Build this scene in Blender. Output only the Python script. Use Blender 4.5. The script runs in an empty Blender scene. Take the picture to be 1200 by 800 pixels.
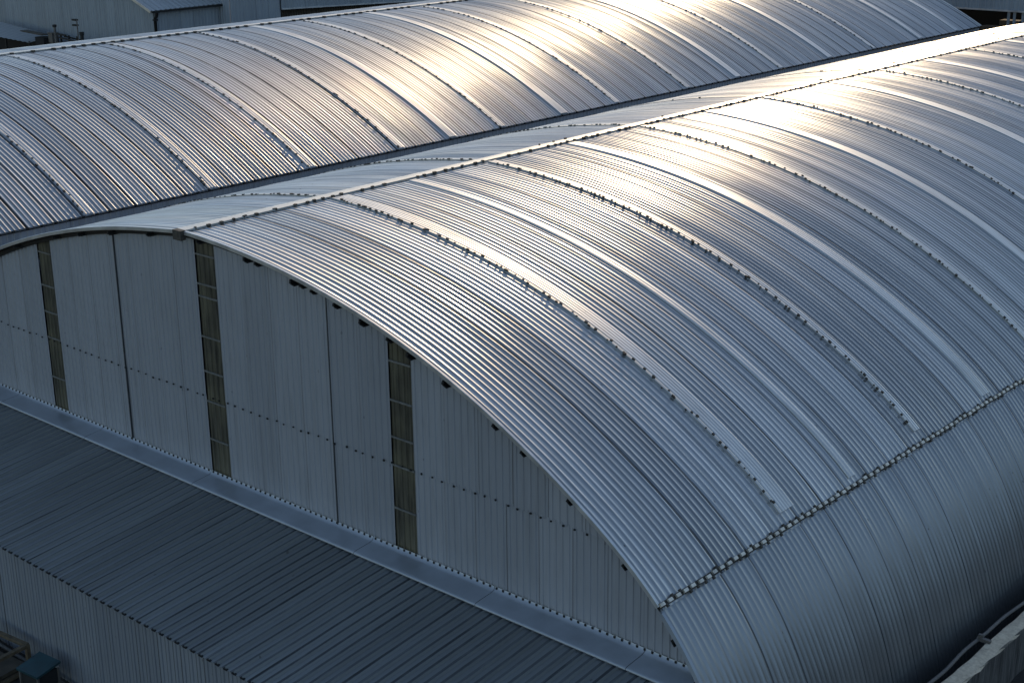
import bpy, math, random
import numpy as np
random.seed(7); rng = np.random.default_rng(7)
sc = bpy.context.scene
COL = sc.collection
Z0 = 10.6                      # height of the near hall's crest above the ground

# ------------------------------------------------------------------ helpers
def link(o): COL.objects.link(o); return o
def thing(name, label, cat, loc=(0, 0, 0), rz=0.0, group=None):
    o = link(bpy.data.objects.new(name, None)); o.location = loc; o.rotation_euler = (0, 0, rz)
    o.empty_display_size = .3
    o['label'] = label; o['category'] = cat
    if group: o['group'] = group
    return o

class MB:
    """collects quads / boxes / tubes and links them as ONE mesh"""
    def __init__(s): s.V = []; s.F = []; s.M = []; s.S = []; s.UV = []; s.R = []; s.n = 0
    def add(s, V, F, mat=0, smooth=False, uv=None, rnd=0.5):
        V = np.asarray(V, float).reshape(-1, 3); F = np.asarray(F, int)
        if F.shape[1] == 3: F = np.concatenate([F, F[:, 2:3]], 1)
        s.V.append(V); s.F.append(F + s.n); s.n += len(V)
        k = len(F)
        s.M.append(np.full(k, mat)); s.S.append(np.full(k, smooth))
        s.UV.append(np.zeros((len(V), 2)) if uv is None else np.asarray(uv, float).reshape(-1, 2))
        s.R.append(np.broadcast_to(np.asarray(rnd, float), (len(V),)))
        return s
    def grid(s, P, mat=0, smooth=True, uv=None, rnd=.5, flip=False):
        a, b = P.shape[:2]
        i = np.arange(a * b).reshape(a, b)
        q = [i[:-1, :-1], i[1:, :-1], i[1:, 1:], i[:-1, 1:]]
        if flip: q = q[::-1]
        F = np.stack([x.ravel() for x in q], 1)
        return s.add(P.reshape(-1, 3), F, mat, smooth, uv, rnd)
    def box(s, c, d, mat=0, rz=0.0, ax=None, rnd=.5):
        """box centred at c, full sizes d; ax optional 3x3 of column axes"""
        h = np.array(d, float) / 2
        sg = np.array([[x, y, z] for z in (-1, 1) for y in (-1, 1) for x in (-1, 1)], float) * h
        if ax is None: ax = np.array([[math.cos(rz), -math.sin(rz), 0], [math.sin(rz), math.cos(rz), 0], [0, 0, 1.]])
        V = sg @ np.asarray(ax).T + np.asarray(c, float)
        F = [[0, 2, 3, 1], [4, 5, 7, 6], [0, 1, 5, 4], [2, 6, 7, 3], [0, 4, 6, 2], [1, 3, 7, 5]]
        return s.add(V, F, mat, False, None, rnd)
    def bar(s, a, b, w, h=None, mat=0, up=(0, 0, 1)):
        a = np.array(a, float); b = np.array(b, float); d = b - a; L = np.linalg.norm(d); d /= L
        u = np.array(up, float); x = np.cross(d, u)
        if np.linalg.norm(x) < 1e-4: x = np.cross(d, [1, 0, 0])
        x /= np.linalg.norm(x); y = np.cross(x, d)
        return s.box((a + b) / 2, (L, w, h or w), mat, ax=np.stack([d, x, y], 1))
    def tube(s, pts, r, mat=0, n=10):
        pts = np.array(pts, float); rings = []
        for k, p in enumerate(pts):
            d = pts[min(k + 1, len(pts) - 1)] - pts[max(k - 1, 0)]; d /= np.linalg.norm(d)
            x = np.cross(d, [0, 0, 1]);
            if np.linalg.norm(x) < 1e-3: x = np.cross(d, [1, 0, 0])
            x /= np.linalg.norm(x); y = np.cross(d, x)
            t = np.linspace(0, 2 * math.pi, n + 1)
            rings.append(p + r * (np.cos(t)[:, None] * x + np.sin(t)[:, None] * y))
        s.grid(np.array(rings), mat, True)
        for e, fl in ((0, 1), (-1, 0)):
            V = np.concatenate([rings[e][:-1], [pts[e]]])
            F = [[n, (i + 1) % n, i] if fl else [n, i, (i + 1) % n] for i in range(n)]
            s.add(V, F, mat)
        return s
    def build(s, name, mats, parent=None, label=None):
        V = np.concatenate(s.V); F = np.concatenate(s.F)
        me = bpy.data.meshes.new(name)
        tri = F[:, 2] == F[:, 3]
        if tri.any():
            faces = [f[:3].tolist() if t else f.tolist() for f, t in zip(F, tri)]
            me.from_pydata(V.tolist(), [], faces)
        else:
            me.vertices.add(len(V)); me.vertices.foreach_set('co', V.ravel())
            me.loops.add(F.size); me.loops.foreach_set('vertex_index', F.ravel().astype(np.int32))
            me.polygons.add(len(F)); me.polygons.foreach_set('loop_start', (np.arange(len(F)) * 4).astype(np.int32))
            me.update(calc_edges=True)
        me.polygons.foreach_set('material_index', np.concatenate(s.M).astype(np.int32))
        me.polygons.foreach_set('use_smooth', np.concatenate(s.S))
        li = np.empty(len(me.loops), np.int32); me.loops.foreach_get('vertex_index', li)
        uvl = me.uv_layers.new(name='UVMap'); uvl.data.foreach_set('uv', np.concatenate(s.UV)[li].astype(np.float32).ravel())
        at = me.attributes.new('rnd', 'FLOAT', 'POINT'); at.data.foreach_set('value', np.concatenate(s.R).astype(np.float32))
        me.validate(); me.update()
        for m in (mats if isinstance(mats, (list, tuple)) else [mats]): me.materials.append(m)
        o = link(bpy.data.objects.new(name, me))
        if parent is not None: o.parent = parent
        if label: o['label'] = label
        return o

# ------------------------------------------------------------------ materials
class NT:
    def __init__(s, name):
        s.m = bpy.data.materials.new(name); s.m.use_nodes = True
        s.t = s.m.node_tree; s.b = s.t.nodes['Principled BSDF']
    def n(s, typ, ins=None, **kw):
        x = s.t.nodes.new('ShaderNode' + typ)
        for k, v in kw.items(): setattr(x, k, v)
        for k, v in (ins or {}).items():
            if isinstance(v, bpy.types.NodeSocket): s.t.links.new(v, x.inputs[k])
            else: x.inputs[k].default_value = v
        return x
    def math(s, op, a, b=None, clamp=False):
        x = s.n('Math', {0: a} if b is None else {0: a, 1: b}, operation=op); x.use_clamp = clamp
        return x.outputs[0]
    def mix(s, f, a, b, mode='MIX'):
        x = s.t.nodes.new('ShaderNodeMix'); x.data_type = 'RGBA'; x.blend_type = mode
        for k, v in ((0, f), (6, a), (7, b)):
            if isinstance(v, bpy.types.NodeSocket): s.t.links.new(v, x.inputs[k])
            else: x.inputs[k].default_value = v if k == 0 else (*v, 1)
        return x.outputs[2]
    def ramp(s, f, a, b, lo=0., hi=1.):
        return s.n('MapRange', {0: f, 1: a, 2: b, 3: lo, 4: hi}).outputs[0]
    def noise(s, vec, scale, detail=3, rough=.55):
        return s.n('TexNoise', {'Vector': vec, 'Scale': scale, 'Detail': detail, 'Roughness': rough}).outputs[0]
    def set(s, k, v):
        if isinstance(v, bpy.types.NodeSocket): s.t.links.new(v, s.b.inputs[k])
        else: s.b.inputs[k].default_value = v if not (isinstance(v, tuple) and len(v) == 3) else (*v, 1)

def mat_plain(name, col, rough=.6, metal=0., var=.25, scale=3., bump=0.):
    T = NT(name); g = T.n('TexCoord').outputs['Object']
    nz = T.noise(g, scale, 5)
    T.set('Base Color', T.mix(T.ramp(nz, .3, .7), tuple(c * (1 - var) for c in col), tuple(min(1, c * (1 + var)) for c in col)))
    T.set('Roughness', T.ramp(nz, .3, .7, rough - .07, rough + .07)); T.set('Metallic', metal)
    if bump:
        b = T.n('Bump', {'Strength': bump, 'Distance': .02, 'Height': T.noise(g, scale * 6, 5)}); T.set('Normal', b.outputs[0])
    return T.m

def mat_sheet(name, col, metal, rough, sheetw, su=.12, dirt=.35, var=.16, lapdark=.8, rvar=.10, lapw=.075, specks=.5, lapmin=.12):
    """corrugated metal sheet. UV: u = metres down the sheet, v = metres across; rnd = one number per sheet"""
    T = NT(name)
    uv = T.n('UVMap').outputs[0]; sp = T.n('SeparateXYZ', {0: uv}); u, v = sp.outputs[0], sp.outputs[1]
    rnd = T.n('Attribute', attribute_name='rnd').outputs['Fac']
    st = T.n('CombineXYZ', {0: T.math('MULTIPLY', u, su), 1: T.math('MULTIPLY', v, 2.6), 2: T.math('MULTIPLY', rnd, 31.)}).outputs[0]
    streak = T.noise(st, 1.6, 4, .6)                                   # runs of grime along the flutes
    fine = T.noise(T.n('CombineXYZ', {0: T.math('MULTIPLY', u, .9), 1: T.math('MULTIPLY', v, 9.), 2: 0.}).outputs[0], 1.3, 4, .65)
    patch = T.noise(T.n('CombineXYZ', {0: T.math('MULTIPLY', u, .35), 1: T.math('MULTIPLY', v, .35), 2: 3.}).outputs[0], 1.0, 5, .6)
    base = T.mix(rnd, tuple(c * (1 - var) for c in col), tuple(min(1, c * (1 + var)) for c in col))
    base = T.mix(T.math('MULTIPLY', T.ramp(streak, .45, .75), dirt), base, (.17, .17, .17))
    base = T.mix(T.math('MULTIPLY', T.ramp(fine, .52, .75), dirt * .7), base, (.22, .21, .2))
    base = T.mix(T.math('MULTIPLY', T.ramp(patch, .5, .72), .25), base, tuple(min(1, c * 1.12) for c in col))
    # grime held along each side lap; low shed sheets get painted rib shade
    fr = T.math('FRACT', T.math('DIVIDE', v, sheetw))
    lap = T.math('LESS_THAN', T.math('MULTIPLY', fr, sheetw), lapw)
    wn = T.n('TexWhiteNoise', {'W': T.math('FLOOR', T.math('DIVIDE', v, sheetw))}, noise_dimensions='1D').outputs['Value']
    lapf = T.math('MULTIPLY', T.math('MULTIPLY', lap, T.math('MULTIPLY', T.ramp(wn, 0., 1., lapmin, 1.15), lapdark, clamp=True)), T.ramp(fine, .3, .5, .45, 1.))
    base = T.mix(lapf, base, (.05, .052, .056))
    if specks:
        vo = T.n('TexVoronoi', {'Vector': T.n('CombineXYZ', {0: T.math('MULTIPLY', u, .5), 1: v, 2: 0.}).outputs[0], 'Scale': 2.4}).outputs['Distance']
        base = T.mix(T.math('MULTIPLY', T.math('LESS_THAN', vo, .05), specks), base, (.06, .055, .05))
    T.set('Base Color', base); T.set('Metallic', metal)
    r = T.math('ADD', T.ramp(streak, .3, .75, rough - rvar * .6, rough + rvar), T.math('MULTIPLY', T.math('SUBTRACT', rnd, .5), rvar))
    r = T.math('ADD', r, T.math('MULTIPLY', lapf, .25))
    T.set('Roughness', r)
    b = T.n('Bump', {'Strength': .25, 'Distance': .01, 'Height': fine}); T.set('Normal', b.outputs[0])
    return T.m

ROUGH = .385
M = {}
M['roof'] = mat_sheet('galvanised_roof_sheet', (.44, .445, .445), .92, ROUGH, 1.08, var=.20, dirt=.42)
M['skirt'] = mat_sheet('lower_roof_sheet', (.385, .395, .405), .92, ROUGH, 1.08, dirt=.2, var=.05, lapdark=.7, rvar=.02, lapw=.06)
M['far_roof'] = mat_sheet('weathered_roof_sheet', (.41, .42, .425), .94, ROUGH + .02, 1.08, dirt=.4, lapdark=1.0, lapw=.10, lapmin=.55)
M['wall'] = mat_sheet('painted_wall_sheet', (.38, .395, .43), .35, .42, 1.0, su=.25, dirt=.3, var=.06, lapdark=.35, rvar=.06, lapw=.03, specks=.3)
M['low_roof'] = mat_sheet('slate_grey_roof_sheet', (.25, .262, .262), .35, .5, .29, su=.2, dirt=.35, var=.07, lapdark=.8, lapw=.075, lapmin=.55)  # dark line painted per rib, in place of rib self-shadow
M['low_wall'] = mat_sheet('pale_cladding', (.29, .315, .355), .3, .45, .29, su=.3, dirt=.3, var=.06, lapdark=.55, lapw=.035, lapmin=.5, specks=.4)  # groove shade painted in as a dark line per rib
M['back_wall'] = mat_sheet('back_shed_cladding', (.30, .33, .36), .1, .6, 1.0, su=.2, dirt=.3, var=.07, lapdark=.25, specks=0.)
M['back_roof'] = mat_sheet('back_shed_roofing', (.42, .44, .45), .4, .5, 1.0, su=.2, dirt=.3, lapdark=.3, specks=0.)
M['cap'] = mat_plain('ridge_flashing', (.60, .59, .56), .5, .85, .14, 2.)
M['strip'] = mat_sheet('smooth_cover_plate', (.62, .62, .61), .8, .46, 3., su=.3, dirt=.3, var=.1, lapdark=0., rvar=.08)
M['trim'] = mat_plain('verge_metal', (.62, .62, .61), .42, .8, .12, 2.)
M['flash'] = mat_plain('smooth_blue_grey_flashing', (.36, .39, .43), .36, .45, .12, 1.5)
M['dark'] = mat_plain('black_steel', (.018, .018, .018), .6, .3, .3, 4.)
M['clip'] = mat_plain('rusty_dark_fixing', (.07, .062, .052), .7, .2, .5, 9.)
M['bolt'] = mat_plain('pale_fixing_cap', (.72, .67, .58), .5, .5, .3, 6.)
M['bar'] = mat_plain('pale_glazing_rail', (.20, .20, .19), .5, .4, .2, 6.)
M['concrete'] = mat_plain('stained_concrete', (.26, .235, .20), .9, 0., .45, 4., .6)
M['pipe'] = mat_plain('grey_pipe', (.13, .12, .11), .55, .2, .25, 6.)
M['wood'] = mat_plain('weathered_timber', (.12, .09, .055), .85, 0., .4, 7., .3)
M['teal'] = mat_plain('teal_painted_sheet', (.012, .05, .062), .5, .1, .3, 5.)
M['slat'] = mat_plain('brown_slats', (.075, .062, .045), .8, 0., .35, 3.)
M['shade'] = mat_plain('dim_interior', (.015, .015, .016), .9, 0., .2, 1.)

def mat_ground():
    T = NT('yard_ground'); g = T.n('TexCoord').outputs['Object']
    a = T.noise(g, .35, 6, .6); b = T.noise(g, 6., 5, .7)
    base = T.mix(T.ramp(a, .35, .65), (.022, .021, .020), (.055, .05, .044))
    base = T.mix(T.math('MULTIPLY', T.ramp(b, .5, .7), .6), base, (.015, .014, .013))
    T.set('Base Color', base); T.set('Roughness', .9)
    T.set('Normal', T.n('Bump', {'Strength': .6, 'Distance': .05, 'Height': b}).outputs[0])
    return T.m
M['ground'] = mat_ground()

def mat_grp():
    T = NT('aged_translucent_sheet'); uv = T.n('UVMap').outputs[0]
    sp = T.n('SeparateXYZ', {0: uv}); u, v = sp.outputs[0], sp.outputs[1]
    st = T.noise(T.n('CombineXYZ', {0: T.math('MULTIPLY', u, .7), 1: T.math('MULTIPLY', v, 8.), 2: 0.}).outputs[0], 1.2, 4, .6)
    pa = T.noise(T.n('CombineXYZ', {0: T.math('MULTIPLY', u, .8), 1: T.math('MULTIPLY', v, 1.2), 2: 5.}).outputs[0], .9, 3, .5)
    base = T.mix(T.ramp(st, .3, .7), (.028, .026, .020), (.12, .108, .078))
    base = T.mix(T.math('MULTIPLY', T.ramp(pa, .45, .7), .5), base, (.21, .19, .12))
    T.set('Base Color', base); T.set('Roughness', .38); T.set('Specular IOR Level', .5)
    return T.m
M['grp'] = mat_grp()
M['joint'] = mat_plain('dim_joint_strip', (.05, .053, .057), .6, .2, .3, 5.)

# ------------------------------------------------------------------ corrugated vault
KX = np.array([0, 2, 4, 6, 8, 10, 12, 13.5, 14.5, 15.3, 16.2, 17., 17.6, 18.])
KS = np.array([.02, .09, .16, .235, .33, .44, .56, .66, .78, .98, 1.4, 2.2, 4., 11.])
_x = np.linspace(0, 18, 3601); _s = np.interp(_x, KX, KS); _z = -np.concatenate([[0], np.cumsum((_s[1:] + _s[:-1]) / 2 * np.diff(_x))])
KLX = np.array([0, 2, 4, 6, 8, 10, 13.2, 18]); KLS = np.array([.10, .125, .19, .25, .32, .40, .55, .7])
_sl = np.interp(_x, KLX, KLS); _zl = -np.concatenate([[0], np.cumsum((_sl[1:] + _sl[:-1]) / 2 * np.diff(_x))])
def near_prof(x):
    x = np.asarray(x, float); return np.where(x >= 0, np.interp(np.abs(x), _x, _z), np.interp(np.abs(x), _x, _zl))
def far_prof(x): return -np.asarray(x, float) ** 2 / (2 * 23.94)
def arc_points(prof, xa, xb, step):
    xx = np.linspace(xa, xb, 4000); zz = prof(xx)
    L = np.concatenate([[0], np.cumsum(np.hypot(np.diff(xx), np.diff(zz)))])
    n = max(2, int(L[-1] / step) + 1); t = np.linspace(0, L[-1], n)
    x = np.interp(t, L, xx); z = np.interp(t, L, zz)
    tx = np.gradient(x); tz = np.gradient(z); q = np.hypot(tx, tz)
    s0 = abs(xa) + 0.
    return x, z, -tz / q, tx / q, t + s0            # position, normal (nx,nz), arc length
PITCH = .18
PT = np.array([0., .14, .32, .48, .60, .72, .86]); PH = np.array([0.1, -.02, -.02, .15, .72, 1., .70])

def vault(mb, x0, z0, prof, xa, xb, ya, yb, lift=0., step=.4, tl=.006, am=1., depth=.0195, seed=0, wav=.003, mat=0):
    """sheets of six flutes side by side along y, each bent over the arc from xa to xb"""
    r = np.random.default_rng(seed)
    x, z, nx, nz, s = arc_points(prof, xa, xb, step)
    W = 6 * PITCH; k0 = int(round(ya / W)); k1 = int(math.ceil(yb / W))
    for k in range(k0, k1):
        y = np.concatenate([(i + PT) * PITCH for i in range(6)] + [[6 * PITCH, 6.1 * PITCH]])
        amp = np.repeat(.78 + .4 * r.random(6), len(PT)); amp = np.concatenate([amp, amp[-2:]])
        h = np.concatenate([np.tile(PH, 6), [PH[0], .1]]) * depth * amp
        y = y + k * W
        keep = (y >= ya - 1e-6) & (y <= yb + .03)
        if keep.sum() < 3: continue
        y = y[keep]; h = h[keep]
        tilt = r.normal(0, tl)
        h = h + lift + tilt * (y - (k + .5) * W) + .006 * ((y - k * W) / W)
        # slow buckles along the sheet
        p1, p2, p3 = r.random(3) * 6.28; f1 = .8 + r.random() * 1.2; f2 = 2.2 + r.random() * 2
        bend = wav * (np.sin(s * f1 + p1) + .5 * np.sin(s * f2 + p2))
        sw = wav * np.sin(s * f1 * .7 + p3)
        ph_ = np.cumsum(r.normal(0, 1.1, len(y))) ; fr_ = .25 + .35 * r.random()
        mod = 1 + .11 * np.sin(s[:, None] * fr_ + ph_[None, :] * .35 + p2) * am
        H = lift + (h - lift)[None, :] * mod + bend[:, None] * .6 + sw[:, None] * ((y - (k + .5) * W) / W)[None, :]
        P = np.empty((len(x), len(y), 3))
        P[..., 0] = x0 + x[:, None] + nx[:, None] * H
        P[..., 1] = y[None, :]
        P[..., 2] = z0 + z[:, None] + nz[:, None] * H
        uv = np.empty((len(x), len(y), 2)); uv[..., 0] = s[:, None]; uv[..., 1] = y[None, :]
        mb.grid(P, mat, True, uv, r.random())

def arc_band(mb, x0, z0, prof, xa, xb, ya, yb, lift, step=.4, th=.02, mat=0, sag=0.):
    """flat strip of metal lying over the arc, with side faces"""
    x, z, nx, nz, s = arc_points(prof, xa, xb, step)
    if sag:
        q = np.linspace(0, 1, 25); nw = max(2, round((yb - ya) / .11))
        prof_y = np.concatenate([[ya], ya + q * (yb - ya), [yb]]); ph = np.concatenate([[lift - th - .03], lift + sag * np.sin(q * nw * math.pi) ** 2, [lift - th - .03]])
    else:
        prof_y = np.array([ya, ya, ya + .02, (ya + yb) / 2, yb - .02, yb, yb]); ph = np.array([lift - th - .03, lift - .006, lift, lift, lift, lift - .006, lift - th - .03])
    P = np.empty((len(x), len(ph), 3)); P[..., 0] = x0 + x[:, None] + nx[:, None] * ph; P[..., 1] = prof_y; P[..., 2] = z0 + z[:, None] + nz[:, None] * ph
    uv = np.empty(P.shape[:2] + (2,)); uv[..., 0] = s[:, None]; uv[..., 1] = prof_y
    mb.grid(P, mat, bool(sag), uv)
    k = len(ph)
    for e in (0, -1):
        F = [[i, i + 1, k - 2 - i, k - 1 - i] for i in range((k - 1) // 2)]
        mb.add(P[e], F if e else [f[::-1] for f in F], mat)

def arc_frame(prof, x):
    h = .02; sl = (prof(np.array([x + h]))[0] - prof(np.array([x - h]))[0]) / (2 * h)
    t = np.array([1, 0, sl]); t /= np.linalg.norm(t); n = np.array([-t[2], 0, t[0]])
    return np.stack([t, [0, 1, 0], n], 1), float(prof(np.array([x]))[0]), n

def arc_fixings(mb, x0, z0, prof, xs, y, lift, r, size=(.10, .09, .09), mat=0, jit=.03):
    for x in xs:
        ax, z, n = arc_frame(prof, x)
        k = .5 + .9 * r.random()
        c = np.array([x0 + x, y + r.normal(0, jit), z0 + z]) + n * (lift + size[2] * k / 2)
        a = r.normal(0, .25); R = np.array([[math.cos(a), -math.sin(a), 0], [math.sin(a), math.cos(a), 0], [0, 0, 1]])
        mb.box(c, (size[0] * k, size[1] * (.7 + .6 * r.random()), size[2] * k), mat, ax=ax @ R)

def arc_xs(prof, xa, xb, step):
    x, *_ = arc_points(prof, xa, xb, step); return x

def seam_rib(root, x0, z0, prof, xa, xb, y, seed, clip=.19, size=(.062, .045, .04), plate=.55, lift=.05, keep=.92):
    """batten with rusty clips along one arch rib, and the flat cover plate beside it"""
    r = np.random.default_rng(seed); mb = MB()
    arc_band(mb, x0, z0, prof, xa, xb, y - .05, y + .05, lift, mat=0)
    if plate: arc_band(mb, x0, z0, prof, xa, xb, y + .07, y + .07 + plate, lift - .012, mat=1, sag=.007)
    xs = arc_xs(prof, xa + .3, xb - .05, clip)
    xs = [x + r.normal(0, .07) for x in xs if r.random() < keep]
    arc_fixings(mb, x0, z0, prof, xs, y - .03, lift - .012, r, size, 2)
    return mb.build('seam_rib', [M['cap'], M['strip'], M['clip']], root)

def vert_sheet(mb, xa, xb, ztop, zbot, y, face, pitch=.2, depth=.02, sheet=1.0, seed=0, axis=0, mat=0, ridge=.35, lap=.004, nz=2):
    """upright ribbed cladding between a and b along one axis, ztop may be a function"""
    r = np.random.default_rng(seed)
    n = max(1, int(round((xb - xa) / sheet))); w = (xb - xa) / n
    for k in range(n):
        m = max(1, int(round(w / pitch))); p = w / m
        loc = np.array([0, .1, .5 - ridge / 2, .5 - ridge / 4, .5 + ridge / 4, .5 + ridge / 2, .9]); hh = np.array([0, 0, 0, 1, 1, 0, 0])
        a = np.concatenate([(i + loc) * p for i in range(m)] + [[w]]) + xa + k * w
        h = np.concatenate([np.tile(hh, m), [0]]) * depth
        h = h + r.normal(0, .004) * (a - xa - (k + .5) * w) / w + lap * (a - xa - k * w) / w
        zt = ztop(a) if callable(ztop) else np.full_like(a, ztop)
        zb = zbot(a) if callable(zbot) else np.full_like(a, zbot)
        P = np.empty((nz, len(a), 3)); t = np.linspace(0, 1, nz)[:, None]
        Z = zt * (1 - t) + zb * t
        P[..., axis] = a; P[..., 1 - axis] = y + face * h; P[..., 2] = Z
        uv = np.empty(P.shape[:2] + (2,)); uv[..., 0] = -Z; uv[..., 1] = (a - xa) / w * sheet + 0 * Z
        mb.grid(P, mat, False, uv, r.random(), flip=False)

# ------------------------------------------------------------------ near hall
hall = thing('barrel_hall', 'nearer barrel-roofed hall whose grey gable wall has three dark window strips', 'hall', (0, 0, 0))
YE = 62.
XS = 15.33                                  # lower seam
mb = MB(); vault(mb, 0, Z0, near_prof, -13.2, XS + .07, .0, YE, .0, .38, seed=1)
mb.build('roof', M['roof'], hall)
mb = MB(); vault(mb, 0, Z0, near_prof, XS - .1, 17.72, .0, YE, -.05, .2, seed=2, wav=.002, tl=.002, depth=.028)
mb.build('lower_roof', M['skirt'], hall, 'steep lower skirt of roof sheets below the bolted seam')
mb = MB()
arc_band(mb, 0, Z0, near_prof, -.23, .17, -.03, YE, .06, step=.06, mat=0, sag=0)
r = np.random.default_rng(3)
y = .35
while y < YE:
    for x, p in ((.18, .8), (-.21, .05)):
        if r.random() < p: mb.box((x + r.normal(0, .015), y + r.normal(0, .05), Z0 + .05), (.05 + .04 * r.random(), .06 + .08 * r.random(), .04 + .03 * r.random()), 1, r.normal(0, .3))
    y += .30 + .25 * r.random() ** 2
mb.box((0.02, -.06, Z0 - .07), (.34, .16, .26), 1)
mb.build('ridge_cap', [M['cap'], M['clip']], hall)
RIBS = [5.0, 11.5, 19.36, 27.22, 36.44, 45.1, 53.5]
for i, y in enumerate(RIBS):
    seam_rib(hall, 0, Z0, near_prof, .28, XS - .25, y, 20 + i, plate=.5 if i == 0 else .2)
    seam_rib(hall, 0, Z0, near_prof, -12.9, -.3, y, 40 + i, plate=.15, size=(.06, .05, .03), keep=.9 if i < 3 else .3)
for i, (y, w) in enumerate([(8.1, .26), (15.5, .42), (23.45, .5), (32.4, .6), (40.6, .55), (49.2, .55)]):
    mb = MB(); arc_band(mb, 0, Z0, near_prof, .3, XS - .15, y - w / 2, y + w / 2, .04, mat=0, sag=.006)
    mb.build('flat_strip', [M['strip']], hall)
# bolted seam along the slope
mb = MB(); r = np.random.default_rng(5)
ax, z, n = arc_frame(near_prof, XS)
mb.box(np.array([XS, YE / 2, Z0 + z]) + n * .03, (.11, YE, .04), 1, ax=ax)
y = .06
while y < YE:
    c = np.array([XS + r.normal(0, .012), y, Z0 + z]) + n * .085
    mb.box(c, (.075, .14, .05), 0, ax=ax)
    mb.box(c + np.array([0, .125, -.01]) - ax[:, 0] * .06 * r.choice([-1, 1]), (.08, .05, .055), 1, ax=ax)
    y += .27
mb.build('bolted_seam', [M['bolt'], M['clip']], hall)
# verge trim: turned-down metal edge along the arch
mb = MB()
x, z, nx, nz, s = arc_points(near_prof, -13.2, XS, .3)
yy = np.array([.04, -.02, -.03, -.03, .0]); hh = np.array([.045, .045, .035, -.055, -.055])
P = np.empty((len(x), 5, 3)); P[..., 0] = x[:, None] + nx[:, None] * hh; P[..., 1] = yy; P[..., 2] = Z0 + z[:, None] + nz[:, None] * hh
mb.grid(P, 0, False); mb.build('verge_trim', M['trim'], hall)
mb = MB()
x, z, nx, nz, s = arc_points(near_prof, XS + .1, 17.72, .2)
yy = np.array([.06, -.02, -.03, .0]); hh = np.array([-.0, .0, -.09, -.1])
P = np.empty((len(x), 4, 3)); P[..., 0] = x[:, None] + nx[:, None] * hh; P[..., 1] = yy; P[..., 2] = Z0 + z[:, None] + nz[:, None] * hh
mb.grid(P, 0, False); mb.build('verge_trim', M['flash'], hall)
# gable wall
YW = .32; ZT = Z0 - 4.56
top = lambda a: np.maximum(Z0 + near_prof(a) - .10, .3)
low = lambda a: np.minimum(top(a), ZT + .05)
ups = lambda a: np.maximum(top(a), ZT)
W_X = [(-13.0, -7.62), (-6.90, .12), (.94, 7.27), (8.02, 17.6)]
mb = MB()
for i, (a, b) in enumerate(W_X):
    vert_sheet(mb, a, b, low, 0., YW, -1, .2, .027, 1.0, 60 + i)
    lim = min(b, 14.2)
    vert_sheet(mb, a, lim, ups, ZT, YW - .012, -1, .2, .027, 1.0, 60 + i)
mb.build('gable_wall', M['wall'], hall)
for i, (a, b) in enumerate([(-7.62, -6.90), (.12, .94), (7.27, 8.02)]):
    mb = MB(); vert_sheet(mb, a, b, top, Z0 - 6.8, YW + .03, -1, .2, .03, b - a, 80 + i, nz=16)
    g = mb.build('window_strip', M['grp'], hall)
    r = np.random.default_rng(90 + i)
    zz = {0: [-1.85, -2.87, -3.69, -4.5, -5.76], 1: [-.62, -1.42, -1.76, -2.87, -3.85, -4.7, -5.79], 2: [-1.98, -2.95, -3.88, -4.6, -5.71]}[i]
    for q in zz:
        m2 = MB(); m2.box(((a + b) / 2, YW - .012, Z0 + q), (b - a - .02, .03, .045), 0); m2.build('glazing_bar', M['bar'], g)
for xx in (-3.55, 5.23):
    mb = MB(); t = float(top(np.array([xx]))[0]); mb.box((xx, YW - .035, (t + Z0 - 6.9) / 2), (.03, .04, t - Z0 + 6.9), 0)
    mb.build('wall_joint', M['joint'], hall)
mb = MB(); r = np.random.default_rng(8); xx = -12.8
while xx < 13.6:
    mb.box((xx + r.normal(0, .03), YW - .055, ZT + r.normal(0, .012)), (.035 + .02 * r.random(), .03, .03 + .02 * r.random()), 0); xx += .33
mb.build('bolt_row', M['dark'], hall)['kind'] = 'stuff'
# purlin ends under the verge
for xx in [-11.8, -9.9, -8.4, -6.2, -4.87, -3.34, -1.52, .68, 2.57, 2.99, 4.32, 4.66, 5.05, 5.85, 6.74, 7.63, 8.29, 9.4, 10.89, 11.7, 13.0, 14.49, 15.82]:
    ax, z, n = arc_frame(near_prof, xx); r = np.random.default_rng(int(xx * 100) + 5000)
    k = .45 + .5 * r.random(); mb = MB(); c = np.array([xx, .12, Z0 + z]) - n * (.09 + .07 * k)
    mb.box(c, (.06, .28, .11 * k), 0, ax=ax); mb.box(c - n * .07 * k + ax[:, 0] * .07, (.15 * k, .24, .03), 0, ax=ax)
    mb.build('purlin_end', M['dark'], hall)
mb = MB(); mb.box((-6., .02, Z0 - 1.35), (.01, .01, .01), 0)
mb = MB()
x, z, nx, nz, s = arc_points(near_prof, -13., 13.5, .4)          # dark edge beam behind the trim
yy = np.array([.30, .2, .2, .30]); hh = np.array([-.06, -.06, -.2, -.2])
P = np.empty((len(x), 4, 3)); P[..., 0] = x[:, None] + nx[:, None] * hh; P[..., 1] = yy; P[..., 2] = Z0 + z[:, None] + nz[:, None] * hh
mb.grid(P, 0, False); mb.build('edge_beam', M['dark'], hall)
mb = MB(); mb.box((-13.1, YE / 2 + .2, (Z0 - 4.1) / 2), (.12, YE - .4, Z0 - 4.1), 0); mb.build('side_wall', M['wall'], hall)
mb = MB(); vert_sheet(mb, -13., 17.6, lambda a: np.maximum(Z0 + near_prof(a) - .1, .3), 0., YE - .3, 1, .2, .022, 1., 70); mb.build('end_wall', M['wall'], hall)

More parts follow.
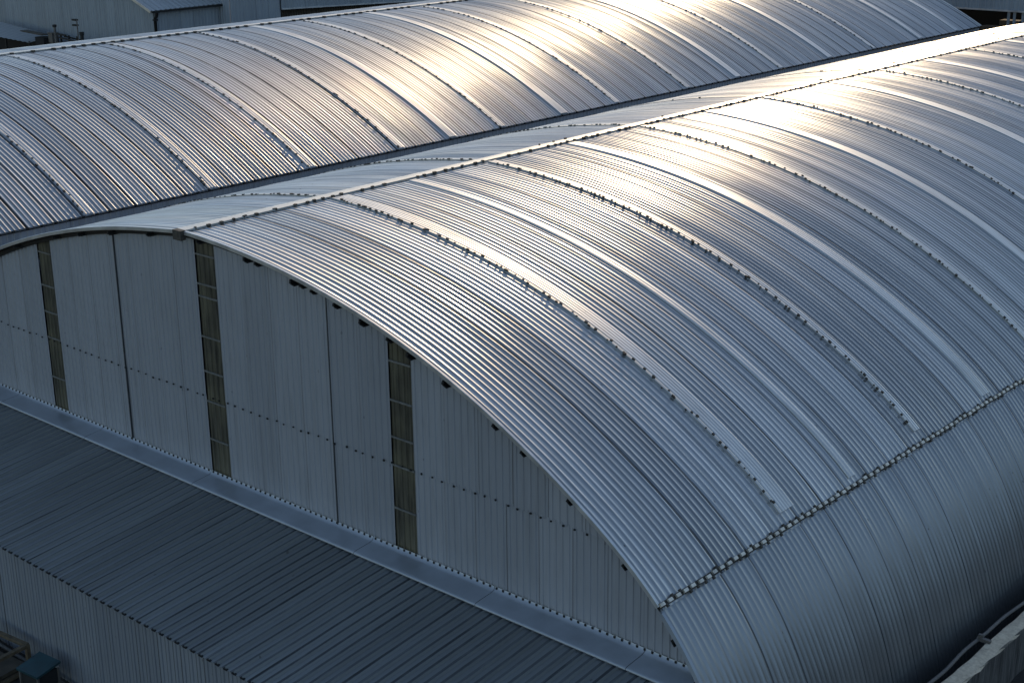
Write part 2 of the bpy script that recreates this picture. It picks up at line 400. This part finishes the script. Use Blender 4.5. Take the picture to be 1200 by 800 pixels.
# ------------------------------------------------------------------ far hall
X2, ZR2, XE2 = -26.9, Z0 + 1.25, 13.62
far = thing('barrel_hall', 'farther barrel-roofed hall behind the ridge of the nearer hall, no gable visible', 'hall', (0, 0, 0))
Y2A, Y2B = -1.0, 76.1
mb = MB(); vault(mb, X2, ZR2, far_prof, -XE2, XE2, Y2A, Y2B, 0, .4, seed=11, wav=.0015, tl=.004, depth=.0175, am=.5)
mb.build('roof', M['far_roof'], far)
mb = MB(); arc_band(mb, X2, ZR2, far_prof, -.22, .2, Y2A, Y2B, .07, step=.06, mat=0)
r = np.random.default_rng(12); y = Y2A + .2
while y < Y2B:
    if r.random() < .85: mb.box((X2 + .22, y, ZR2 + .05), (.13, .14, .08), 1)
    y += .5
mb.build('ridge_cap', [M['cap'], M['clip']], far)
R2 = [5.6, 10.9, 15.8, 20.75, 27.08, 35.5, 41.5, 50.5, 61.1]
for i, y in enumerate(R2):
    seam_rib(far, X2, ZR2, far_prof, .3, XE2 - .05, y, 100 + i, .33, (.09, .06, .03), plate=.26, lift=.034)
for i, (y, w) in enumerate([(24.0, .45), (31.57, .5), (46.3, .5), (56., .5), (67.4, .5), (72.5, .5)]):
    mb = MB(); arc_band(mb, X2, ZR2, far_prof, .3, XE2 - .05, y - w / 2, y + w / 2, .04, mat=0, sag=.006); mb.build('flat_strip', [M['strip']], far)
zE = ZR2 - XE2 ** 2 / (2 * 23.94)
mb = MB(); vert_sheet(mb, Y2A, Y2B, zE - .03, 0., X2 + XE2 - .12, 1, .25, .03, 1.0, 13, axis=1); mb.build('side_wall', M['wall'], far); mb = MB(); vert_sheet(mb, Y2A, Y2B, zE - .03, 0., X2 - XE2 + .12, -1, .25, .03, 1.0, 14, axis=1)
mb.build('side_wall', M['wall'], far)
mb = MB(); mb.box((X2 + XE2 - .02, (Y2A + Y2B) / 2, zE - .07), (.05, Y2B - Y2A, .03), 0); 
r = np.random.default_rng(15); y = Y2A
while y < Y2B: mb.box((X2 + XE2 + .01, y, zE - .03), (.07, .08, .05), 0); y += .54
mb.build('eave_trim', M['dark'], far)
for yy_, f in ((Y2A + .1, -1), (Y2B - .15, 1)):
    mb = MB(); vert_sheet(mb, X2 - XE2 + .12, X2 + XE2 - .12, lambda a: ZR2 + far_prof(a - X2) - .06, 0., yy_, f, .25, .03, 1., 16)
    mb.build('gable_wall', M['wall'], far)
mb = MB(); arc_band(mb, X2, ZR2, far_prof, -XE2, XE2, Y2B - .12, Y2B + .05, .06, mat=0); mb.build('verge_trim', M['trim'], far)

# ------------------------------------------------------------------ low building in front
lo = thing('low_shed', 'low dark-roofed shed with pale ribbed wall, built against the nearer gable wall', 'shed', (0, 0, 0))
zt, zb, yt, yb = Z0 - 6.99, Z0 - 7.5, -.3, -5.09
xa, xb = -16., 17.06
mb = MB(); r = np.random.default_rng(31)
n = int((xb - xa) / .87)
for k in range(n):
    p = .87 / 3; loc = np.array([0, .12, .2, .42, .5, .58, .8, .9]); hh = np.array([0, 0, .0, .0, 1, 0, 0, 0])
    a = np.concatenate([(i + loc) * p for i in range(3)] + [[.87, .89]]) + xa + k * .87
    h = np.concatenate([np.tile(hh, 3) * np.repeat(.05 + .02 * r.random(3), 8), [0, .004]]) + .004 + r.normal(0, .005) * (a - xa - (k + .5) * .87)
    t = np.linspace(0, 1, 9)[:, None]; yv = yt + (yb - .12 - yt) * t; zv = zt + (zb - .012 - zt) * t
    w = .006 * np.sin(t * (4 + 5 * r.random()) + r.random() * 6) 
    P = np.empty((9, len(a), 3)); P[..., 0] = a; P[..., 1] = yv; P[..., 2] = zv + h + w
    uv = np.empty((9, len(a), 2)); uv[..., 0] = t * 4.9; uv[..., 1] = a - xa
    mb.grid(P, 0, False, uv, r.random(), flip=True)
mb.build('roof', M['low_roof'], lo)
mb = MB(); vert_sheet(mb, xa, xb, zb - .03, .0, yb + .05, -1, .29, -.035, .87, 32, ridge=.2); mb.build('wall', M['low_wall'], lo)
mb = MB(); mb.box(((xa + xb) / 2, yb - .02, zb - .035), (xb - xa, .05, .05), 0)
k = 0
while xa + k * .29 < xb: mb.box((xa + .145 + k * .29, yb - .11, zb + .0), (.13, .05, .035), 0); k += 1
mb.build('eave_trim', M['dark'], lo)
cuts = [-16, -9.6, -5.04, .1, 6.51, 10.53, 14.8, 16.25]
for a, b in zip(cuts[:-1], cuts[1:]):
    mb = MB()
    pr = np.array([(YW - .03, -6.72), (YW - .06, -6.80), (.16, -6.835), (-.02, -6.85), (-.28, -6.875), (-.36, -6.89), (-.39, -6.91), (-.39, -6.945)])
    P = np.empty((2, 8, 3)); P[0, :, 0] = a + .012; P[1, :, 0] = b - .004; P[..., 1] = pr[:, 0]; P[..., 2] = Z0 + pr[:, 1]
    mb.grid(P, 0, True, flip=True); mb.build('flashing', M['flash'], lo)
mb = MB(); mb.box(((xa + 16.2) / 2, -.06, Z0 - 6.93), (16.2 - xa, .5, .04), 0)
k = xa
while k < 15.8: mb.box((k, YW - .04, Z0 - 6.75), (.05, .03, .05), 0); k += .2
mb.build('flashing_base', M['dark'], lo)
for a, f in ((xa + .05, -1), (xb - .05, 1)):
    mb = MB(); mb.add([(a, yb + .1, 0), (a, .2, 0), (a, .2, zt - .05), (a, yb + .1, zb - .05)], [[0, 1, 2, 3]]); mb.build('end_wall', M['low_wall'], lo)

# ------------------------------------------------------------------ parapet by the right side, pipe on it
par = MB(); r = np.random.default_rng(41)
ys = np.linspace(-12, 62, 260); x = np.array([18.36, 18.34, 18.38, 18.55, 18.72, 18.76, 18.74])
zz = np.array([0, 1.23, 1.28, 1.30, 1.28, 1.23, 0.])
P = np.empty((len(ys), 7, 3)); P[..., 0] = x + r.normal(0, .01, (len(ys), 7)); P[..., 1] = ys[:, None]; P[..., 2] = zz + r.normal(0, .012, (len(ys), 7)) * (zz > 0)
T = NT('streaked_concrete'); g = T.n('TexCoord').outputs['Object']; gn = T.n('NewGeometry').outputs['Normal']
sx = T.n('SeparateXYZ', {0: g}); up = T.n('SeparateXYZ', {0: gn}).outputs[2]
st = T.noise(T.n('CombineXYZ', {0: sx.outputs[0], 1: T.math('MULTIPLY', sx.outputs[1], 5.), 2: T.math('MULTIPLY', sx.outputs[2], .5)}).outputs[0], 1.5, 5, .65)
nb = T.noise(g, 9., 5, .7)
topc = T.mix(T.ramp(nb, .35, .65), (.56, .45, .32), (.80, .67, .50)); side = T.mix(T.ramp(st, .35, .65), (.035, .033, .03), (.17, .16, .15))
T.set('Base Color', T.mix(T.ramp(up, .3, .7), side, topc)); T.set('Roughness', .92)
T.set('Normal', T.n('Bump', {'Strength': .7, 'Distance': .03, 'Height': nb}).outputs[0])
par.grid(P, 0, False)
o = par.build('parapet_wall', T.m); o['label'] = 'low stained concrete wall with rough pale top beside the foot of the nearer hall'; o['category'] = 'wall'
pp = thing('service_pipe', 'thin grey pipe running along the edge of the concrete wall top', 'pipe', (0, 0, 0))
pts = [(18.16 + .035 * math.sin(y * 1.1) + .02 * math.sin(y * 2.7), y, 1.31 + .03 * math.sin(y * .9 + 1)) for y in np.arange(-8, 40, .4)]
mb = MB(); mb.tube(pts, .045); mb.build('pipe_run', M['pipe'], pp)
for y in (1.5, 5.6, 9.55, 13.6, 17.5):
    mb = MB(); mb.box((18.27, y, 1.32), (.34, .10, .09), 0); mb.box((18.18, y, 1.39), (.10, .08, .12), 0); mb.build('clamp', M['pipe'], pp)

# ------------------------------------------------------------------ sheds behind the far hall
def gable(mb, xa, xb, y, zt_a, zt_b, face=-1, seed=0, zbase=0.):
    vert_sheet(mb, xa, xb, lambda a: zt_a + (zt_b - zt_a) * (a - xa) / (xb - xa), zbase, y, face, .25, .03, 1.0, seed)
A = thing('back_shed', 'grey gabled shed behind the far hall, its pitched roof sloping to a corner downpipe', 'shed', (0, 0, 0))
ZA = Z0 + .25; xr = -58.; zr = ZA + (xr + 46) / -1.4 * .53
mb = MB(); gable(mb, -70, xr, 32., ZA, zr, -1, 50); gable(mb, xr, -46.0, 32., zr, ZA, -1, 51)
vert_sheet(mb, 32.05, 37., ZA - .05, 0., -46.12, 1, .25, .03, 1., 52, axis=1)
mb.build('wall', M['back_wall'], A)
mb = MB()
for s_, (x0_, z0_, x1_, z1_) in enumerate(((xr, zr + .06, -45.75, ZA - .04), (-70.25, ZA - .04, xr, zr + .06))):
    n = 46; ys = np.linspace(31.7, 37.05, n); P = np.empty((2, n, 3)); h = .03 * (np.arange(n) % 3 == 0)
    P[0, :, 0] = x0_; P[1, :, 0] = x1_; P[..., 1] = ys; P[0, :, 2] = z0_ + h; P[1, :, 2] = z1_ + h
    uv = np.zeros((2, n, 2)); uv[1, :, 0] = 12; uv[..., 1] = ys
    mb.grid(P, 0, False, uv)
mb.build('roof', M['back_roof'], A)
mb = MB(); mb.bar((xr, 31.66, zr), (-45.74, 31.66, ZA - .1), .05, .16); mb.build('barge_board', M['trim'], A)
mb = MB(); mb.box((-45.72, 34.4, ZA - .12), (.12, 5.3, .1)); mb.build('gutter', M['dark'], A)
mb = MB(); mb.tube([(-45.72, 32.1, ZA - .15), (-45.8, 32.1, ZA - .4), (-46.0, 32.12, ZA - .55), (-46.0, 32.12, 0)], .1)
mb.box((-46.0, 32.12, ZA - .62), (.26, .26, .08)); mb.build('downpipe', M['dark'], A)
B = thing('tall_warehouse', 'tall grey ribbed warehouse behind the far hall, with a long brown slatted recess', 'warehouse', (0, 0, 0))
mb = MB(); vert_sheet(mb, 37.06, 41.1, Z0 + 4.5, 0., -45.0, 1, .25, .03, 1., 55, axis=1); mb.build('wall', M['back_wall'], B)
mb = MB(); vert_sheet(mb, -65., -45.03, Z0 + 4.5, 0., 37.06, -1, .25, .03, 1., 58); mb.build('end_wall', M['back_wall'], B)
mb = MB()
vert_sheet(mb, 41.1, 75., Z0 + 4.5, lambda a: Z0 - .38 - (a - 41.1) * .036, -44.9, 1, .25, .03, 1., 56, axis=1); mb.build('upper_wall', M['back_wall'], B)
mb = MB(); mb.bar((-44.86, 41.1, Z0 - .40), (-44.86, 75., Z0 - 1.62), .06, .09); mb.build('drip_edge', M['trim'], B)
mb = MB(); vert_sheet(mb, 41.1, 75., Z0 + .5, 0., -45.6, 1, .22, .06, .88, 57, axis=1); mb.build('slatted_wall', M['slat'], B)
mb = MB(); mb.box((-45.25, 56.2, (Z0 - 1) / 2), (.3, .22, Z0 - 1)); mb.build('post', M['back_wall'], B)
mb = MB(); mb.add([(-44.8, 37., Z0 + 4.5), (-44.8, 75, Z0 + 4.5), (-65, 75, Z0 + 6.5), (-65, 37, Z0 + 6.5)], [[0, 1, 2, 3]]); mb.build('roof', M['back_roof'], B)

cano = thing('canopy', 'small sheet-metal canopy over dark clutter, at the foot of the back shed gable', 'canopy', (0, 0, 0))
mb = MB(); n = 30; xs_ = np.linspace(-63, -54.9, n); P = np.empty((2, n, 3)); h = .04 * (np.arange(n) % 2)
P[..., 0] = xs_; P[0, :, 1] = 30.6; P[1, :, 1] = 28.8; P[0, :, 2] = Z0 - 1.52 + h - (xs_ + 58.8) * .075; P[1, :, 2] = Z0 - 1.95 + h - (xs_ + 58.8) * .03
mb.grid(P, 0, False, flip=True); mb.build('roof', M['back_roof'], cano)
mb = MB()
for xx in (-61, -58, -55.2): mb.bar((xx, 28.95, 0), (xx, 28.95, Z0 - 2.0), .1)
mb.build('post', M['dark'], cano)
mb = MB(); mb.box((-59, 30.9, Z0 - 3.4), (8, .1, 3.2)); mb.build('back_panel', M['shade'], cano)
plant = thing('roof_unit', 'small dark boxy machine beside the canopy, in front of the back shed', 'machine', (-53.9, 29.3, 0))
mb = MB(); mb.box((0, 0, Z0 - 2.6), (1.0, .8, 1.9)); mb.build('casing', M['shade'], plant)
mb = MB(); mb.bar((-1.9, -.3, Z0 - 1.36), (.5, -.3, Z0 - 1.46), .5, .06); mb.build('lid', M['slat'], plant)
mb = MB(); 
for xx in (-.45, .45): mb.box((xx, 0, (Z0 - 3.5) / 2), (.1, .6, Z0 - 3.5))
mb.build('stand', M['dark'], plant)
crate = MB(); crate.box((-52.95, 29.3, Z0 - 1.65), (.45, .4, .55)); crate.box((-52.95, 29.3, (Z0 - 1.9) / 2), (.3, .3, Z0 - 1.9)); crate.box((-52.95, 29.3, Z0 - 1.34), (.55, .5, .06))
o = crate.build('bin', M['pipe']); o['label'] = 'small grey bin on a post, between the dark machine and the vent pipe'; o['category'] = 'bin'
v = thing('vent_pipe', 'slim grey capped vent pipe against the back shed gable', 'pipe', (-52.5, 29.2, 0))
mb = MB(); mb.tube([(0, 0, 0), (0, 0, Z0 - .9)], .075); mb.build('shaft', M['pipe'], v)
mb = MB(); mb.tube([(0, 0, Z0 - .95), (0, 0, Z0 - .80)], .13); mb.build('cowl', M['dark'], v)
v = thing('lamp_post', 'thin post with two small dark lamp heads, in front of the back shed gable', 'lamp', (-49.95, 29.2, 0))
mb = MB(); mb.tube([(0, 0, 0), (0, 0, Z0 - .28)], .04); mb.build('post', M['pipe'], v)
for zq in (-.36, -.68):
    mb = MB(); mb.box((-.2, 0, Z0 + zq), (.42, .2, .10)); mb.build('lamp_head', M['dark'], v)
v = thing('pipe_stub', 'short thick dark pipe end standing right of the thin lamp post', 'pipe', (-49.55, 29.2, 0))
mb = MB(); mb.tube([(0, 0, 0), (0, 0, Z0 - 1.1)], .11); mb.build('shaft', M['dark'], v)
mb = MB(); mb.tube([(0, 0, Z0 - 1.25), (0, 0, Z0 - 1.05)], .14); mb.build('cap', M['dark'], v)
v = thing('pipe_rack', 'low dark metal rack with rails, between the vent pipe and the lamp post', 'rack', (-51., 29.0, 0))
mb = MB(); mb.bar((-1.0, 0, Z0 - 1.30), (.0, 0, Z0 - 1.34), .1); mb.bar((-1.0, 0, Z0 - 1.5), (1.0, 0, Z0 - 1.62), .08); mb.bar((-1., .5, Z0 - 1.5), (1., .5, Z0 - 1.62), .08); mb.build('rail', M['dark'], v)
for xx in (-.9, 0., .9):
    mb = MB(); mb.bar((xx, .2, 0), (xx, .2, Z0 - 1.35), .09); mb.build('leg', M['dark'], v)

# ------------------------------------------------------------------ open building beyond the far end
C = thing('open_sided_building', 'ribbed grey building on posts with dark open ground level, beyond the far hall', 'building', (0, 0, 0))
ZC = Z0 - 2.55
mb = MB(); vert_sheet(mb, -36., 2., Z0 + 3., ZC, 86., -1, .35, .05, 1.05, 61); mb.build('upper_wall', M['back_wall'], C)
mb = MB(); mb.box((-17, 85.93, ZC - .03), (38., .12, .12)); mb.build('sill_beam', M['trim'], C)
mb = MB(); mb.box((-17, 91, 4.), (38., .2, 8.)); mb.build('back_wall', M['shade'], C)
for xx in (-24., -20.4, -15.75, -15.3, -14.65, -11., -7.):
    mb = MB(); mb.box((xx, 86.15, ZC / 2), (.16, .16, ZC)); mb.build('post', M['back_wall'], C)
mb = MB(); mb.box((-17, 91, Z0 + 3.1), (38.4, 10.6, .2)); mb.build('roof', M['back_roof'], C)
mb = MB(); r = np.random.default_rng(66)
for k in range(5):
    o = MB().box((0, 0, .5), (1.3 + .4 * r.random(), 1., 1.0)); o.box((0, 0, 1.02), (1.5, 1.1, .05), 1)
    q = o.build('crate', [M['wood'], M['slat']]); q.location = (-19.3 + k * 1.45, 88. + .4 * r.random(), 0 if k % 2 else 0); q.scale = (1, 1, 5.8 + .5 * (k % 3))
    q['label'] = 'tall brownish stack of goods in the dark open level under the ribbed building'; q['category'] = 'crate'; q['group'] = 'goods under the open building'

# ------------------------------------------------------------------ clutter by the low wall, bottom left
cr = thing('timber_crate', 'open pale timber-framed crate on the dark ground by the low wall', 'crate', (-1.3, -6.0, 0), .12)
for z in (.08, .75):
    for a, b in (((-.9, -.5), (.9, -.5)), ((-.9, .5), (.9, .5)), ((-.9, -.45), (-.9, .45)), ((.9, -.45), (.9, .45))):
        mb = MB(); mb.bar((*a, z), (*b, z), .12, .09); mb.build('rail', M['wood'], cr)
for xx in (-.9, .9):
    for yy_ in (-.5, .5):
        mb = MB(); mb.box((xx, yy_, .41), (.1, .1, .72)); mb.build('post', M['wood'], cr)
mb = MB(); mb.box((0, 0, .2), (1.7, .9, .1)); mb.build('floor', M['slat'], cr)
ts = thing('teal_cabinet', 'small teal sheet-topped cabinet on legs beside the low wall', 'cabinet', (.72, -5.80, 0), .1)
mb = MB(); mb.add([(-.4, -.36, .78), (.42, -.36, .78), (.42, .36, .90), (-.4, .36, .90), (-.4, -.36, .72), (.42, -.36, .72), (.42, .36, .84), (-.4, .36, .84)],
    [[0, 1, 2, 3], [7, 6, 5, 4], [0, 4, 5, 1], [1, 5, 6, 2], [2, 6, 7, 3], [3, 7, 4, 0]]); mb.build('lid', M['teal'], ts)
mb = MB(); mb.box((0, 0, .52), (.7, .56, .4)); mb.build('body', M['shade'], ts)
for xx in (-.34, .36):
    for yy_ in (-.3, .3):
        mb = MB(); mb.box((xx, yy_, .36), (.05, .05, .72)); mb.build('leg', M['pipe'], ts)
mb = MB()
for k in range(4): mb.bar((-3.2, -5.55 - .14 * k, .10 + .05 * (k % 2)), (-.75, -5.62 - .16 * k, .12), .11, .05)
o = mb.build('plank_stack', M['wood']); o['label'] = 'loose pile of dark planks along the low wall, left of the teal cabinet'; o['category'] = 'planks'
mb = MB(); mb.bar((-1.0, -7.1, .06), (.9, -6.35, .06), .09, .05); mb.bar((-.3, -7.2, .05), (.5, -6.2, .11), .07, .05)
o = mb.build('loose_boards', M['wood']); o['label'] = 'two crossed loose boards lying in front of the teal cabinet'; o['category'] = 'boards'
mb = MB(); mb.tube([(x_, -5.30, .13) for x_ in np.linspace(-12, 6, 20)], .05)
o = mb.build('ground_pipe', M['pipe']); o['label'] = 'thin pipe lying along the foot of the low pale wall'; o['category'] = 'pipe'
mb = MB(); mb.tube([(-.35, -5.36, .55), (-.15, -5.36, .60), (.25, -5.36, .5)], .05); 

# ------------------------------------------------------------------ ground
mb = MB(); mb.add([(-2500, -2500, 0), (2500, -2500, 0), (2500, 2500, 0), (-2500, 2500, 0)], [[0, 1, 2, 3]])
o = mb.build('ground', M['ground']); o['kind'] = 'structure'

# unseen dark ridge, added so the lower roof skirt reflects something dark
mb = MB(); r = np.random.default_rng(77); na, nr = 120, 14
aa = np.linspace(math.radians(12), math.radians(140), na); rr = np.linspace(0, 1, nr)
crest = 58 + 14 * np.sin(aa * 5 + 1) + 9 * np.sin(aa * 11) + 5 * np.sin(aa * 23 + 2)
edge = np.clip(np.minimum(aa - aa[0], aa[-1] - aa) / .35, 0, 1)
P = np.empty((na, nr, 3)); D = 170 + 260 * rr[None, :]
P[..., 0] = np.sin(aa)[:, None] * D; P[..., 1] = np.cos(aa)[:, None] * D
P[..., 2] = (crest * edge)[:, None] * np.sin(np.minimum(rr * 1.6, 1) * math.pi / 2)[None, :] ** 1.2 - .5 + r.normal(0, 1.2, (na, nr)) * (rr > .1)
mb.grid(P, 0, True, flip=True); M['added_hill'] = mat_plain('added_dark_hillside', (.014, .02, .014), .95, 0., .4, .08)
o = mb.build('added_dark_hills', M['added_hill']); o['kind'] = 'structure'

# ------------------------------------------------------------------ light
SUN = np.array([-.49, .81, .33]); SUN /= np.linalg.norm(SUN)
el = math.asin(SUN[2]); az = math.atan2(SUN[0], SUN[1])
w = bpy.data.worlds.new('World'); sc.world = w; w.use_nodes = True
nt = w.node_tree; sky = nt.nodes.new('ShaderNodeTexSky'); sky.sky_type = 'NISHITA'; sky.sun_disc = False
sky.sun_elevation = el; sky.sun_rotation = az; sky.air_density = 1.0; sky.dust_density = .35; sky.ozone_density = .9
nt.links.new(sky.outputs[0], nt.nodes['Background'].inputs[0]); nt.nodes['Background'].inputs[1].default_value = .15
L = bpy.data.lights.new('sun', 'SUN'); L.energy = 2.0; L.angle = math.radians(.6); L.color = (.82, .61, .38)
o = link(bpy.data.objects.new('sun', L)); o.location = (-40, 70, 60)
from mathutils import Vector, Matrix
o.rotation_euler = Vector(SUN.tolist()).to_track_quat('Z', 'Y').to_euler()

# ------------------------------------------------------------------ camera
def rotm(yaw, pitch, roll):
    f = np.array([-math.sin(yaw) * math.cos(pitch), math.cos(yaw) * math.cos(pitch), -math.sin(pitch)])
    r_ = np.cross(f, [0, 0, 1]); r_ /= np.linalg.norm(r_); u = np.cross(r_, f)
    return r_ * math.cos(roll) + u * math.sin(roll), -r_ * math.sin(roll) + u * math.cos(roll), f
r_, u_, f_ = rotm(math.radians(41.77), math.radians(18.34), math.radians(-.72))
cam = bpy.data.cameras.new('camera'); co = link(bpy.data.objects.new('camera', cam))
m = Matrix.Identity(4)
for i in range(3): m[i][0] = r_[i]; m[i][1] = u_[i]; m[i][2] = -f_[i]
m[0][3], m[1][3], m[2][3] = 31.18, -22.13, 9.26 + Z0
co.matrix_world = m
cam.lens = 52.24; cam.sensor_width = 36; cam.clip_end = 6000; cam.clip_start = .5
sc.camera = co
sc.view_settings.view_transform = 'Standard'; sc.view_settings.look = 'None'; sc.view_settings.gamma = 1
sc.view_settings.exposure = .06
